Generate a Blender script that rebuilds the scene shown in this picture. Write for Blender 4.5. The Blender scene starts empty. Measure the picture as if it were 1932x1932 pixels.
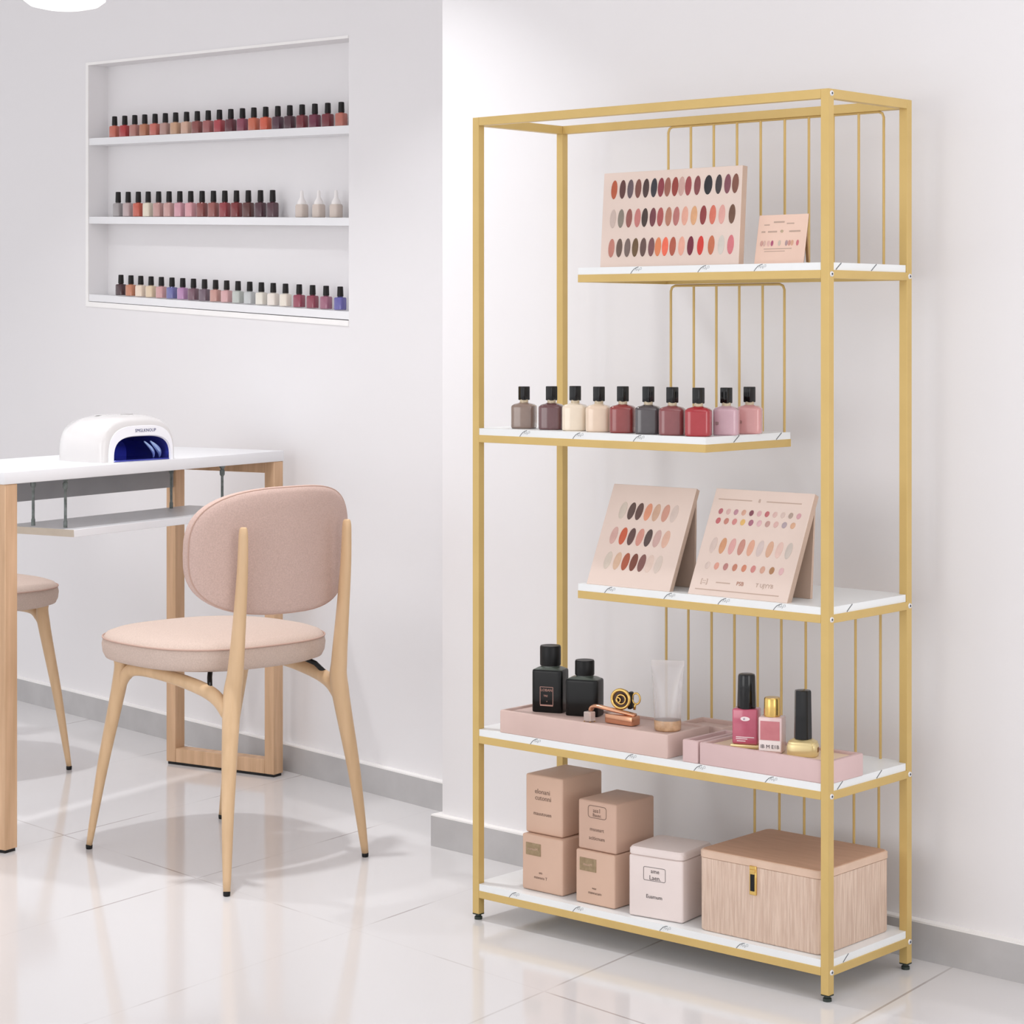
import bpy, bmesh, math, random
from mathutils import Vector, Matrix
random.seed(7)
C = bpy.context.scene.collection
PI = math.pi

# ------------------------------------------------------------------ camera, world, lights, exposure
cam_data = bpy.data.cameras.new('camera')
cam = bpy.data.objects.new('camera', cam_data); C.objects.link(cam)
cam.location = (0, 0, 1.3314); cam.rotation_euler = (PI/2, 0, 0)
cam_data.sensor_width = 36.0; cam_data.sensor_fit = 'HORIZONTAL'
cam_data.lens = 4215.05/1932*36.0
cam_data.shift_y = -(966-615.683)/1932
cam_data.clip_end = 100
bpy.context.scene.camera = cam

w = bpy.data.worlds.new('daylight'); bpy.context.scene.world = w; w.use_nodes = True
bgn = w.node_tree.nodes['Background']
bgn.inputs[0].default_value = (0.975, 0.975, 1.0, 1); bgn.inputs[1].default_value = 1.12

def area(name, loc, size, power, rot=(0, 0, 0), shape='DISK', sy=None, col=(.975, .985, 1), spread=180):
    l = bpy.data.lights.new(name, 'AREA'); l.shape = shape; l.size = size
    if sy: l.size_y = sy
    l.energy = power; l.color = col; l.spread = math.radians(spread)
    o = bpy.data.objects.new(name, l); C.objects.link(o); o.location = loc; o.rotation_euler = rot
    return o
area('downlight', (-0.72, 5.35, 2.76), .10, 8, spread=100)
area('downlight', (-1.85, 6.30, 2.76), .10, 9, spread=110)
area('overhead_fill', (0.9, 2.4, 2.78), 2.8, 24, shape='RECTANGLE', sy=2.4)  # unseen soft fill added overhead to brighten the room
area('side_fill', (-4.2, 0.6, 1.5), 3.0, 44, (PI/2, 0, math.radians(-45)), 'RECTANGLE', 2.4, (1, .99, .985))  # added fill from the left front, lifts the right wall; not a real window
area('side_fill', (2.9, 0.3, 1.5), 2.2, 30, (math.radians(84), 0, math.radians(28)), 'RECTANGLE', 2.0, (1, .995, .985))  # second added fill, brightens the rack side and near floor from the right

vs = bpy.context.scene.view_settings
vs.view_transform = 'Standard'; vs.look = 'None'; vs.gamma = 1; vs.use_curve_mapping = False
vs.exposure = 0.0

# ------------------------------------------------------------------ materials
def lin(c):
    c = c/255.0
    return c/12.92 if c <= .04045 else ((c+.055)/1.055)**2.4
def L(rgb): return (lin(rgb[0]), lin(rgb[1]), lin(rgb[2]), 1)
MC = {}
def mat(name, rgb, rough=.5, metal=0, spec=.5, trans=0, bump=None, vary=None, coat=0, emit=0, alpha=1, ior=None):
    if name in MC: return MC[name]
    m = bpy.data.materials.new(name); m.use_nodes = True; nt = m.node_tree
    b = nt.nodes['Principled BSDF']
    b.inputs['Base Color'].default_value = L(rgb)
    b.inputs['Roughness'].default_value = rough; b.inputs['Metallic'].default_value = metal
    b.inputs['Specular IOR Level'].default_value = spec
    b.inputs['Transmission Weight'].default_value = trans
    b.inputs['Coat Weight'].default_value = coat
    b.inputs['Alpha'].default_value = alpha
    if ior: b.inputs['IOR'].default_value = ior
    if emit:
        b.inputs['Emission Color'].default_value = L(rgb); b.inputs['Emission Strength'].default_value = emit
    if bump or vary:
        tc = nt.nodes.new('ShaderNodeTexCoord'); mp = nt.nodes.new('ShaderNodeMapping')
        nt.links.new(tc.outputs['Object'], mp.inputs['Vector'])
        sc = (vary or bump)
        mp.inputs['Scale'].default_value = sc[2] if len(sc) > 2 else (1, 1, 1)
        nz = nt.nodes.new('ShaderNodeTexNoise'); nz.inputs['Scale'].default_value = sc[0]; nz.inputs['Detail'].default_value = 5
        nt.links.new(mp.outputs['Vector'], nz.inputs['Vector'])
        if vary:
            rp = nt.nodes.new('ShaderNodeMixRGB'); rp.inputs['Color1'].default_value = L([max(0, v-vary[1]) for v in rgb]); rp.inputs['Color2'].default_value = L([min(255, v+vary[1]) for v in rgb])
            cr = nt.nodes.new('ShaderNodeMapRange'); cr.inputs['From Min'].default_value = .3; cr.inputs['From Max'].default_value = .7
            nt.links.new(nz.outputs['Fac'], cr.inputs['Value']); nt.links.new(cr.outputs['Result'], rp.inputs['Fac'])
            nt.links.new(rp.outputs['Color'], b.inputs['Base Color'])
        if bump:
            n2 = nt.nodes.new('ShaderNodeTexNoise'); n2.inputs['Scale'].default_value = bump[0]; n2.inputs['Detail'].default_value = 4
            nt.links.new(tc.outputs['Object'], n2.inputs['Vector'])
            bp = nt.nodes.new('ShaderNodeBump'); bp.inputs['Strength'].default_value = bump[1]; bp.inputs['Distance'].default_value = .002
            nt.links.new(n2.outputs['Fac'], bp.inputs['Height']); nt.links.new(bp.outputs['Normal'], b.inputs['Normal'])
    MC[name] = m
    return m
WALL = mat('wall_paint', (235, 233, 234), .75, spec=.25, bump=(60, .03))
WHITE = mat('white_board', (236, 236, 238), .35, spec=.4, vary=(3, 2))
CAPW = mat('white_ledge', (248, 246, 244), .5, vary=(9, 2))
SKIRT = mat('grey_skirting', (188, 186, 186), .45, vary=(9, 6))
GOLD = mat('gold_painted_metal', (211, 180, 112), .42, metal=.2, spec=.5, vary=(12, 3))
GOLDR = mat('gold_wire', (208, 176, 110), .4, metal=.2, vary=(12, 3))
BOARD = mat('white_marble_board', (238, 240, 240), .35, spec=.4, vary=(5, 3))
VEIN = mat('grey_marble_vein', (112, 115, 118), .5, bump=(80, .05))
VEINL = mat('light_grey_vein', (176, 178, 180), .5, bump=(80, .05))
DARKFOOT = mat('dark_green_rubber', (42, 52, 46), .5, bump=(80, .1))
STEEL = mat('screw_steel', (232, 232, 235), .25, metal=.3, bump=(90, .02))
STEELD = mat('screw_recess', (58, 62, 70), .5, bump=(90, .02))
OAK = mat('oak_wood', (208, 170, 134), .5, vary=(14, 13, (3, 3, .25)), bump=(90, .08))
BEECH = mat('beech_wood', (214, 180, 140), .42, vary=(10, 8, (3, 3, .3)), bump=(60, .04))
FABRIC = mat('dusty_pink_fabric', (207, 180, 170), .95, spec=.15, vary=(320, 8), bump=(600, .5))
FABSEAT = mat('pink_seat_fabric', (208, 188, 176), .95, spec=.15, vary=(320, 7), bump=(600, .4))
PIPING = mat('pink_piping', (196, 164, 150), .9, bump=(500, .3))
BLACK = mat('black_plastic', (14, 14, 15), .4, spec=.3, bump=(50, .02))
RODM = mat('dark_zinc_rod', (112, 120, 118), .4, metal=.6, vary=(60, 25))
APRON = mat('grey_panel', (158, 158, 160), .6, vary=(8, 4))
TRAYEDGE = mat('beige_board_edge', (206, 194, 178), .6, vary=(20, 5))
CAPB = mat('gloss_black_cap', (9, 9, 10), .15, spec=.4, coat=.12, bump=(20, .01))
CAPN = mat('black_cap_small', (26, 22, 22), .45, spec=.3, bump=(20, .02))
GLASSG = mat('clear_glass_neck', (226, 208, 176), .15, trans=.3, bump=(20, .02))
PINKBD = mat('pale_pink_card', (226, 206, 194), .6, vary=(6, 3))
PINKED = mat('pink_card_edge', (198, 172, 154), .7, vary=(10, 4))
PEACH = mat('peach_card', (240, 208, 190), .6, vary=(8, 3))
BROWNED = mat('brown_card_edge', (140, 112, 95), .7, vary=(10, 4))
TRAYP = mat('dusty_pink_tray', (212, 185, 176), .5, spec=.35, vary=(9, 3))
TRAYQ = mat('rose_pink_tray', (213, 184, 182), .5, spec=.35, vary=(9, 3))
TRAYI = mat('tray_cream_inlay', (238, 212, 184), .5, vary=(9, 3))
BOXP = mat('tan_pink_box', (214, 180, 158), .45, spec=.4, vary=(7, 3))
BOXP2 = mat('tan_pink_box_b', (206, 172, 152), .45, spec=.4, vary=(7, 3))
CANW = mat('pale_pink_tin', (233, 219, 214), .4, spec=.4, vary=(7, 2))
PLAQ = mat('olive_plaque', (152, 130, 98), .5, vary=(120, 12))
INK = mat('brown_ink', (120, 95, 82), .6, bump=(50, .02))
INKL = mat('faint_ink', (190, 165, 150), .6, bump=(50, .02))
INKD = mat('dark_ink', (80, 72, 74), .6, bump=(50, .02))
LIDB = mat('brown_lid', (198, 156, 128), .55, vary=(14, 5, (1, 6, 1)))
PERF = mat('matte_black_glass', (12, 13, 13), .3, spec=.3, coat=.05, bump=(20, .01))
PERFS = mat('dark_green_shoulder', (84, 92, 84), .3, bump=(20, .01))
ROSEG = mat('rose_gold_label', (178, 135, 122), .4, metal=.3, bump=(40, .02))
ROSEM = mat('rose_gold_metal', (214, 160, 128), .22, metal=.85, bump=(30, .03))
GOLDM = mat('polished_gold', (222, 186, 110), .22, metal=.85, bump=(30, .02))
GOLDP = mat('pale_gold', (232, 212, 158), .3, metal=.5, bump=(30, .02))
CRYST = mat('crystal_cube', (240, 228, 222), .08, trans=.5, bump=(60, .2))
FROST = mat('frosted_tube', (246, 242, 242), .22, trans=.6, spec=.7, alpha=.62, bump=(20, .02))
LIQ = mat('amber_gel', (226, 186, 146), .2, trans=.3, vary=(60, 25))
LAMPW = mat('lamp_shell_white', (222, 219, 218), .22, spec=.5, coat=.5, bump=(10, .005))
LAMPL = mat('lamp_lip_white', (250, 250, 255), .2, bump=(10, .005))
BLUE = mat('blue_reflector', (84, 92, 190), .15, metal=.6, spec=.8, bump=(9, .2))
BLUEL = mat('light_blue_reflector', (176, 200, 246), .12, metal=.4, bump=(9, .1))
NAVY = mat('navy_print', (38, 40, 110), .5, bump=(10, .01))
GLOW = mat('glowing_diffuser', (252, 251, 248), .5, emit=.9)
SHADE = mat('white_lamp_shade', (245, 244, 242), .4, bump=(10, .01))

def floor_mat():
    m = bpy.data.materials.new('white_gloss_tile'); m.use_nodes = True; nt = m.node_tree; N = nt.nodes.new
    b = nt.nodes['Principled BSDF']
    tc = N('ShaderNodeTexCoord'); outs = []
    for (nx, ny, off, per, wd) in ((.819, -.574, -1.915, .60, .0028), (.743, .669, 3.04, 1.19, .0026)):
        d = N('ShaderNodeVectorMath'); d.operation = 'DOT_PRODUCT'; d.inputs[1].default_value = (nx, ny, 0)
        nt.links.new(tc.outputs['Object'], d.inputs[0])
        s = N('ShaderNodeMath'); s.operation = 'SUBTRACT'; s.inputs[1].default_value = off - per/2; nt.links.new(d.outputs['Value'], s.inputs[0])
        q = N('ShaderNodeMath'); q.operation = 'FLOORED_MODULO'; q.inputs[1].default_value = per; nt.links.new(s.outputs[0], q.inputs[0])
        a = N('ShaderNodeMath'); a.operation = 'SUBTRACT'; a.inputs[1].default_value = per/2; nt.links.new(q.outputs[0], a.inputs[0])
        ab = N('ShaderNodeMath'); ab.operation = 'ABSOLUTE'; nt.links.new(a.outputs[0], ab.inputs[0])
        lt = N('ShaderNodeMath'); lt.operation = 'LESS_THAN'; lt.inputs[1].default_value = wd; nt.links.new(ab.outputs[0], lt.inputs[0])
        outs.append(lt)
    mx = N('ShaderNodeMath'); mx.operation = 'MAXIMUM'; nt.links.new(outs[0].outputs[0], mx.inputs[0]); nt.links.new(outs[1].outputs[0], mx.inputs[1])
    nz = N('ShaderNodeTexNoise'); nz.inputs['Scale'].default_value = 3.2; nz.inputs['Detail'].default_value = 3
    nt.links.new(tc.outputs['Object'], nz.inputs['Vector'])
    mr = N('ShaderNodeMapRange'); mr.inputs['From Min'].default_value = .45; mr.inputs['From Max'].default_value = .58; mr.inputs['To Min'].default_value = .08; mr.inputs['To Max'].default_value = .85
    nt.links.new(nz.outputs['Fac'], mr.inputs['Value'])
    mu = N('ShaderNodeMath'); mu.operation = 'MULTIPLY'; nt.links.new(mx.outputs[0], mu.inputs[0]); nt.links.new(mr.outputs['Result'], mu.inputs[1])
    mix = N('ShaderNodeMixRGB'); mix.inputs['Color1'].default_value = L((226, 224, 224)); mix.inputs['Color2'].default_value = L((176, 168, 166))
    nt.links.new(mu.outputs[0], mix.inputs['Fac']); nt.links.new(mix.outputs['Color'], b.inputs['Base Color'])
    b.inputs['Roughness'].default_value = .1; b.inputs['Specular IOR Level'].default_value = .55
    return m
FLOOR = floor_mat()
def pleat_mat():
    m = bpy.data.materials.new('pleated_beige_fabric'); m.use_nodes = True; nt = m.node_tree; N = nt.nodes.new
    b = nt.nodes['Principled BSDF']; tc = N('ShaderNodeTexCoord')
    mp = N('ShaderNodeMapping'); mp.inputs['Scale'].default_value = (1, 1, .06); nt.links.new(tc.outputs['Object'], mp.inputs['Vector'])
    nz = N('ShaderNodeTexNoise'); nz.inputs['Scale'].default_value = 190; nz.inputs['Detail'].default_value = 2; nt.links.new(mp.outputs['Vector'], nz.inputs['Vector'])
    mr = N('ShaderNodeMapRange'); mr.inputs['From Min'].default_value = .35; mr.inputs['From Max'].default_value = .65; nt.links.new(nz.outputs['Fac'], mr.inputs['Value'])
    mix = N('ShaderNodeMixRGB'); mix.inputs['Color1'].default_value = L((212, 184, 165)); mix.inputs['Color2'].default_value = L((230, 205, 186))
    nt.links.new(mr.outputs['Result'], mix.inputs['Fac']); nt.links.new(mix.outputs['Color'], b.inputs['Base Color'])
    bp = N('ShaderNodeBump'); bp.inputs['Strength'].default_value = .5; bp.inputs['Distance'].default_value = .003
    nt.links.new(mr.outputs['Result'], bp.inputs['Height']); nt.links.new(bp.outputs['Normal'], b.inputs['Normal'])
    b.inputs['Roughness'].default_value = .8
    return m
PLEAT = pleat_mat()
def polish(rgb):
    return mat('polish_%d_%d_%d' % rgb, rgb, .1, spec=.6, coat=.5, vary=(40, 3))
def paint(rgb):
    return mat('swatch_%d_%d_%d' % rgb, rgb, .35, spec=.4, vary=(60, 4))

# ------------------------------------------------------------------ mesh helpers
def finish(name, bm, m, parent=None, smooth=False, loc=None, label=None):
    bmesh.ops.recalc_face_normals(bm, faces=bm.faces)
    me = bpy.data.meshes.new(name); bm.to_mesh(me); bm.free()
    ms = m if isinstance(m, (list, tuple)) else [m]
    for x in ms: me.materials.append(x)
    if smooth:
        me.polygons.foreach_set('use_smooth', [True]*len(me.polygons))
        if smooth != 'all':
            try: me.set_sharp_from_angle(angle=math.radians(38))
            except Exception: pass
    o = bpy.data.objects.new(name, me); C.objects.link(o)
    if parent: o.parent = parent
    if loc: o.location = loc
    if label: o['label'] = label
    return o
def add_box(bm, x0, x1, y0, y1, z0, z1, bev=0, seg=2, M=None, mi=0):
    r = bmesh.ops.create_cube(bm, size=1)
    vs_ = r['verts']
    for v in vs_:
        v.co = Vector((x0+(x1-x0)*(v.co.x+.5), y0+(y1-y0)*(v.co.y+.5), z0+(z1-z0)*(v.co.z+.5)))
        if M: v.co = M @ v.co
    fs = set(f for v in vs_ for f in v.link_faces)
    for f in fs: f.material_index = mi
    if bev:
        es = list(set(e for v in vs_ for e in v.link_edges))
        bmesh.ops.bevel(bm, geom=es, offset=bev, segments=seg, affect='EDGES', profile=.5, clamp_overlap=True)
def box(name, dims, m, parent=None, bev=0, seg=2, M=None, label=None):
    bm = bmesh.new(); add_box(bm, *dims, bev=bev, seg=seg, M=M)
    return finish(name, bm, m, parent, smooth=bool(bev), label=label)
def loft(bm, rings, cap=True, mi=0):
    R = [[bm.verts.new(p) for p in r] for r in rings]
    n = len(R[0])
    for a, b in zip(R[:-1], R[1:]):
        for i in range(n):
            f = bm.faces.new((a[i], a[(i+1) % n], b[(i+1) % n], b[i])); f.material_index = mi
    if cap:
        f = bm.faces.new(R[0][::-1]); f.material_index = mi
        f = bm.faces.new(R[-1]); f.material_index = mi
    return R
def se(a, b, n, e, cx=0, cy=0, ph=0):
    out = []
    for i in range(n):
        t = 2*PI*i/n+ph; c, s = math.cos(t), math.sin(t)
        out.append((cx+a*math.copysign(abs(c)**(2/e), c), cy+b*math.copysign(abs(s)**(2/e), s)))
    return out
def lathe(bm, prof, n=24, e=2, asp=1, cx=0, cy=0, mi=0, cap=True):
    """rings of (radius, z); superellipse exponent e, depth aspect asp"""
    return loft(bm, [[(x, y, z) for x, y in se(r, r*asp, n, e, cx, cy)] for r, z in prof], cap, mi)
def tube(bm, path, radii, n=12, asp=1.0, side=None, mi=0):
    """swept ellipse; asp scales the 2nd axis, side = preferred first axis"""
    P = [Vector(p) for p in path]; rings = []; prev = None
    for i, p in enumerate(P):
        t = (P[min(i+1, len(P)-1)]-P[max(i-1, 0)]).normalized()
        if side is not None: u = Vector(side); u = (u-t*u.dot(t)).normalized()
        else:
            if prev is None: u = t.orthogonal().normalized()
            else: u = (prev-t*prev.dot(t)).normalized()
            prev = u
        v = t.cross(u)
        r = radii[i] if isinstance(radii, (list, tuple)) else radii
        a = asp[i] if isinstance(asp, (list, tuple)) else asp
        rings.append([tuple(p+u*r*math.cos(2*PI*k/n)+v*r*a*math.sin(2*PI*k/n)) for k in range(n)])
    loft(bm, rings, True, mi)
def spline(pts, k=6):
    P = [Vector(p) for p in pts]; out = []
    for i in range(len(P)-1):
        p0, p1, p2, p3 = P[max(i-1, 0)], P[i], P[i+1], P[min(i+2, len(P)-1)]
        for j in range(k):
            t = j/k
            out.append(.5*((2*p1)+(p2-p0)*t+(2*p0-5*p1+4*p2-p3)*t*t+(3*p1-p0-3*p2+p3)*t**3))
    out.append(P[-1]); return out
def lerpl(vals, k=6):
    out = []
    for a, b in zip(vals[:-1], vals[1:]):
        out += [a+(b-a)*j/k for j in range(k)]
    return out+[vals[-1]]
def thing(name, label, cat, loc=(0, 0, 0), rz=0, group=None):
    o = bpy.data.objects.new(name, None); C.objects.link(o); o.empty_display_size = .05
    o.location = loc; o.rotation_euler = (0, 0, rz); o['label'] = label; o['category'] = cat
    if group: o['group'] = group
    return o
def tag(o, label, cat, group=None):
    o['label'] = label; o['category'] = cat
    if group: o['group'] = group
    return o
def struct(o, label, cat):
    o['kind'] = 'structure'; o['label'] = label; o['category'] = cat
    return o
def clone(root, loc, rz, label):
    r = root.copy(); C.objects.link(r); r.location = loc; r.rotation_euler = (0, 0, rz); r['label'] = label
    for ch in list(root.children):
        c = ch.copy(); C.objects.link(c); c.parent = r
        for g in ch.children:
            d = g.copy(); C.objects.link(d); d.parent = c
    return r
def text(s, size, m, parent, x, z, y=0, name='lettering', align='CENTER', M=None, sx=1.0):
    """raised lettering standing in the XZ plane, facing -Y"""
    cu = bpy.data.curves.new('txt', 'FONT'); cu.body = s; cu.size = size; cu.align_x = align; cu.align_y = 'CENTER'
    cu.extrude = .00015; cu.resolution_u = 2
    t = bpy.data.objects.new('txt', cu); C.objects.link(t)
    bpy.context.view_layer.update()
    dg = bpy.context.evaluated_depsgraph_get()
    me = bpy.data.meshes.new_from_object(t.evaluated_get(dg))
    bpy.data.objects.remove(t); bpy.data.curves.remove(cu)
    T = Matrix.Translation((x, y-.0004, z)) @ Matrix.Rotation(PI/2, 4, 'X') @ Matrix.Diagonal((sx, 1, 1, 1))
    me.transform((M @ T) if M else T)
    me.materials.clear(); me.materials.append(m)
    o = bpy.data.objects.new(name, me); C.objects.link(o); o.parent = parent
    return o

# ------------------------------------------------------------------ frames of reference
TH = .7203
def SH(a, b, z=0):   # a: along the rack from its right post to the left, b: depth towards the wall
    return (.623-math.cos(TH)*a+math.sin(TH)*b, 4.3952+math.sin(TH)*a+math.cos(TH)*b, z)
RS = -TH
W, D, P = .9468, .3114, .0187

# ------------------------------------------------------------------ room shell
bm = bmesh.new(); add_box(bm, -6, 5, -3, 11, -.1, 0)
struct(finish('floor', bm, FLOOR), 'glossy white tiled floor with thin grey joints', 'floor')
bm = bmesh.new(); add_box(bm, -6, 5, -3, 11, 2.8, 2.9)
struct(finish('ceiling', bm, WALL), 'flat white ceiling', 'ceiling')

# left wall: local x = rightwards along the wall, y = into the wall
RL = math.radians(-49.36)
wl = bpy.data.objects.new
S0, S1, ZT = -.25, 5.4, 2.8
nl, nr = -1.935, -.448           # niche ends (x)
zl0, zl1, zr0, zr1 = 1.416, 2.221, 1.348, 2.168
ND = .075
bm = bmesh.new()
V = lambda x, y, z: bm.verts.new((x, y, z))
a0, a1, a2, a3 = V(-S1, 0, 0), V(-S0, 0, 0), V(-S0, 0, ZT), V(-S1, 0, ZT)
h0, h1, h2, h3 = V(nl, 0, zl0), V(nr, 0, zr0), V(nr, 0, zr1), V(nl, 0, zl1)
k0, k1, k2, k3 = V(nl, ND, zl0), V(nr, ND, zr0), V(nr, ND, zr1), V(nl, ND, zl1)
b0, b1, b2, b3 = V(-S1, .24, 0), V(-S0, .24, 0), V(-S0, .24, ZT), V(-S1, .24, ZT)
F = bm.faces.new
F((a0, a1, h1, h0)); F((a1, a2, h2, h1)); F((a2, a3, h3, h2)); F((a3, a0, h0, h3))
F((h0, h1, k1, k0)); F((h1, h2, k2, k1)); F((h2, h3, k3, k2)); F((h3, h0, k0, k3)); F((k0, k1, k2, k3))
F((b0, b1, b2, b3)); F((a0, a1, b1, b0)); F((a1, a2, b2, b1)); F((a2, a3, b3, b2)); F((a3, a0, b0, b3))
wall_left = finish('wall_left', bm, WALL)
wall_left.location = (-.18196, 6.14548, 0); wall_left.rotation_euler = (0, 0, RL)
struct(wall_left, 'white wall with a recessed niche of three shelves', 'wall')
def skirt(name, x0, x1, loc, rz, cap_y1=0.0, label=''):
    bm = bmesh.new(); add_box(bm, x0, x1, -.021, 0, 0, .0775)
    o = finish(name, bm, SKIRT); o.location = loc; o.rotation_euler = (0, 0, rz)
    struct(o, label, 'baseboard')
    c = box('ledge', (x0, x1, -.021, 0, .0775, .0815), CAPW, o, label='white ledge on top of the grey skirting')
    return o
skirt('baseboard_left', -S1, .22, (-.18196, 6.14548, 0), RL, label='grey baseboard with white top ledge along the wall behind the desk')
# thin plaster frame around the niche
bm = bmesh.new()
def quad_prism(bm, pts, y0, y1, mi=0):
    f = [bm.verts.new((x, y0, z)) for x, z in pts]; g = [bm.verts.new((x, y1, z)) for x, z in pts]
    n = len(pts); bm.faces.new(f).material_index = mi; bm.faces.new(g[::-1]).material_index = mi
    for i in range(n): bm.faces.new((f[i], f[(i+1) % n], g[(i+1) % n], g[i])).material_index = mi
fw = .016
quad_prism(bm, [(nl-fw, zl0-fw), (nl, zl0), (nl, zl1), (nl-fw, zl1+fw*.6)], -.003, 0)
quad_prism(bm, [(nl-fw, zl0-fw), (nr, zr0-fw), (nr, zr0), (nl, zl0)], -.003, 0)
quad_prism(bm, [(nl-fw, zl1+fw*.6), (nl, zl1), (nr, zr1), (nr, zr1+fw*.5)], -.003, 0)
o = finish('trim_1', bm, CAPW); o.location = wall_left.location; o.rotation_euler = wall_left.rotation_euler
struct(o, 'thin white plaster frame around the niche opening', 'trim')

# right wall (pier standing forward of the left wall)
RR = math.atan2(-1.2047, 1.2441)
wr = (-.2079, 5.7263, 0)
bm = bmesh.new(); add_box(bm, .021, 4.0, .021, .30, 0, 2.8)
o = finish('wall_right', bm, WALL); o.location = wr; o.rotation_euler = (0, 0, RR)
struct(o, 'plain white wall standing forward behind the gold rack', 'wall')
bm = bmesh.new(); add_box(bm, 0, 4.0, 0, .021, 0, .0775); add_box(bm, 0, .021, .021, .24, 0, .0775)
o = finish('baseboard_right', bm, SKIRT); o.location = wr; o.rotation_euler = (0, 0, RR)
struct(o, 'grey baseboard with white top ledge behind the gold rack', 'baseboard')
bm = bmesh.new(); add_box(bm, 0, 4.0, 0, .021, .0775, .0815); add_box(bm, 0, .021, .021, .24, .0775, .0815)
finish('ledge', bm, CAPW, o, label='white ledge on top of the grey skirting')

# ------------------------------------------------------------------ pendant lamp
t = thing('pendant_lamp', 'round white pendant lamp hanging above the desk, cut off by the top edge', 'lamp', (-1.122, 5.6, 2.8))
bm = bmesh.new(); lathe(bm, [(.006, -.675), (.05, -.673), (.085, -.665), (.102, -.652)], 40, cap=True); finish('diffuser', bm, GLOW, t, smooth='all')
bm = bmesh.new(); lathe(bm, [(.102, -.652), (.104, -.645), (.100, -.62), (.075, -.575), (.03, -.545), (.012, -.52)], 40); finish('lamp_shade', bm, SHADE, t, smooth=True)
bm = bmesh.new(); tube(bm, [(0, 0, -.52), (0, 0, -.012)], .002, 8); finish('cord', bm, SHADE, t)
bm = bmesh.new(); lathe(bm, [(.04, -.015), (.04, 0)], 24); finish('ceiling_rose', bm, SHADE, t, smooth=True)

# ------------------------------------------------------------------ gold rack
rack = thing('display_rack', 'tall open gold metal rack with staggered white marble shelves', 'shelf', SH(0, 0), RS)
HT = 1.8
BZ = {'A': 1.4427, 'B': 1.0880, 'C': .7620, 'D': .4134, 'E': .0666}     # top of the rails
def rk(a0, a1, b0, b1, z0, z1): return (-a1, -a0, b0, b1, z0, z1)
for (a, b) in ((0, 0), (W-P, 0), (0, D-P), (W-P, D-P)):
    po = box('post', rk(a, a+P, b, b+P, .0135, HT), GOLD, rack, .0006, 1)
    bm = bmesh.new()
    cx, cy = -(a+P/2), b+P/2
    loft(bm, [[(x, y, z) for x, y in se(r, r, 16, e, cx, cy)] for r, z, e in ((P/2+.001, .0135, 6), (P/2+.001, .0115, 6), (.0062, .0105, 2), (.0062, .0075, 2), (.0088, .006, 2), (.0088, 0, 2))])
    finish('foot', bm, DARKFOOT, po, label='dark green levelling foot')
RH = .0187
def rail(a0, a1, b0, b1, zt, h=RH): return box('rail', rk(a0, a1, b0, b1, zt-h, zt), GOLD, rack, .0005, 1)
rail(P, W-P, 0, P, HT); rail(P, W-P, D-P, D, HT); rail(0, P, P, D-P, HT); rail(W-P, W, P, D-P, HT)
def shelf(key, a0, a1, posts):
    zt = BZ[key]; rh = .0165
    A0 = P if 'R' in posts else a0; A1 = W-P if 'L' in posts else a1
    rail(A0, A1, 0, P, zt, rh); rail(A0, A1, D-P, D, zt, rh)
    if 'R' in posts: rail(0, P, P, D-P, zt, rh)
    else: rail(a0, a0+P, P, D-P, zt, rh)
    if 'L' in posts: rail(W-P, W, P, D-P, zt, rh)
    else: rail(a1-P, a1, P, D-P, zt, rh)
    # board, notched around the posts
    i = .003; q = P+.0005
    pts = []
    x0, x1 = (i if 'R' in posts else a0+.0005), (W-i if 'L' in posts else a1-.0005)
    y0, y1 = .001, D-.002
    if 'R' in posts: pts += [(x0, q), (q, q), (q, y0)]
    else: pts += [(x0, y0)]
    if 'L' in posts: pts += [(W-q, y0), (W-q, q), (x1, q), (x1, D-q), (W-q, D-q), (W-q, y1)]
    else: pts += [(x1, y0), (x1, y1)]
    if 'R' in posts: pts += [(q, y1), (q, D-q), (x0, D-q)]
    else: pts += [(x0, y1)]
    bm = bmesh.new()
    lo = [bm.verts.new((-x, y, zt)) for x, y in pts]; hi = [bm.verts.new((-x, y, zt+.015)) for x, y in pts]
    bm.faces.new(lo); bm.faces.new(hi[::-1]); n = len(pts)
    for k in range(n): bm.faces.new((lo[k], lo[(k+1) % n], hi[(k+1) % n], hi[k]))
    return finish('shelf_board', bm, BOARD, rack, label='white marble-look board')
boards = {'A': shelf('A', 0, .6403, 'R'), 'B': shelf('B', .30, W, 'L'), 'C': shelf('C', 0, .6403, 'R'), 'D': shelf('D', 0, W, 'RL'), 'E': shelf('E', 0, W, 'RL')}
ZB = {k: BZ[k]+.015 for k in BZ}
def ribbon(bm, pts, w_, y, mi=0):
    """thin flat stroke in the XZ plane just proud of y"""
    for (p, q) in zip(pts[:-1], pts[1:]):
        d = Vector((q[0]-p[0], q[1]-p[1])); 
        if d.length < 1e-6: continue
        n = Vector((-d.y, d.x)).normalized()*w_/2
        vv = [(p[0]-n.x, p[1]-n.y), (q[0]-n.x, q[1]-n.y), (q[0]+n.x, q[1]+n.y), (p[0]+n.x, p[1]+n.y)]
        f = [bm.verts.new((x, y, z)) for x, z in vv]; g = [bm.verts.new((x, y+.0004, z)) for x, z in vv]
        bm.faces.new(f).material_index = mi
        for i in range(4): bm.faces.new((f[i], f[(i+1) % 4], g[(i+1) % 4], g[i])).material_index = mi
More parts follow.
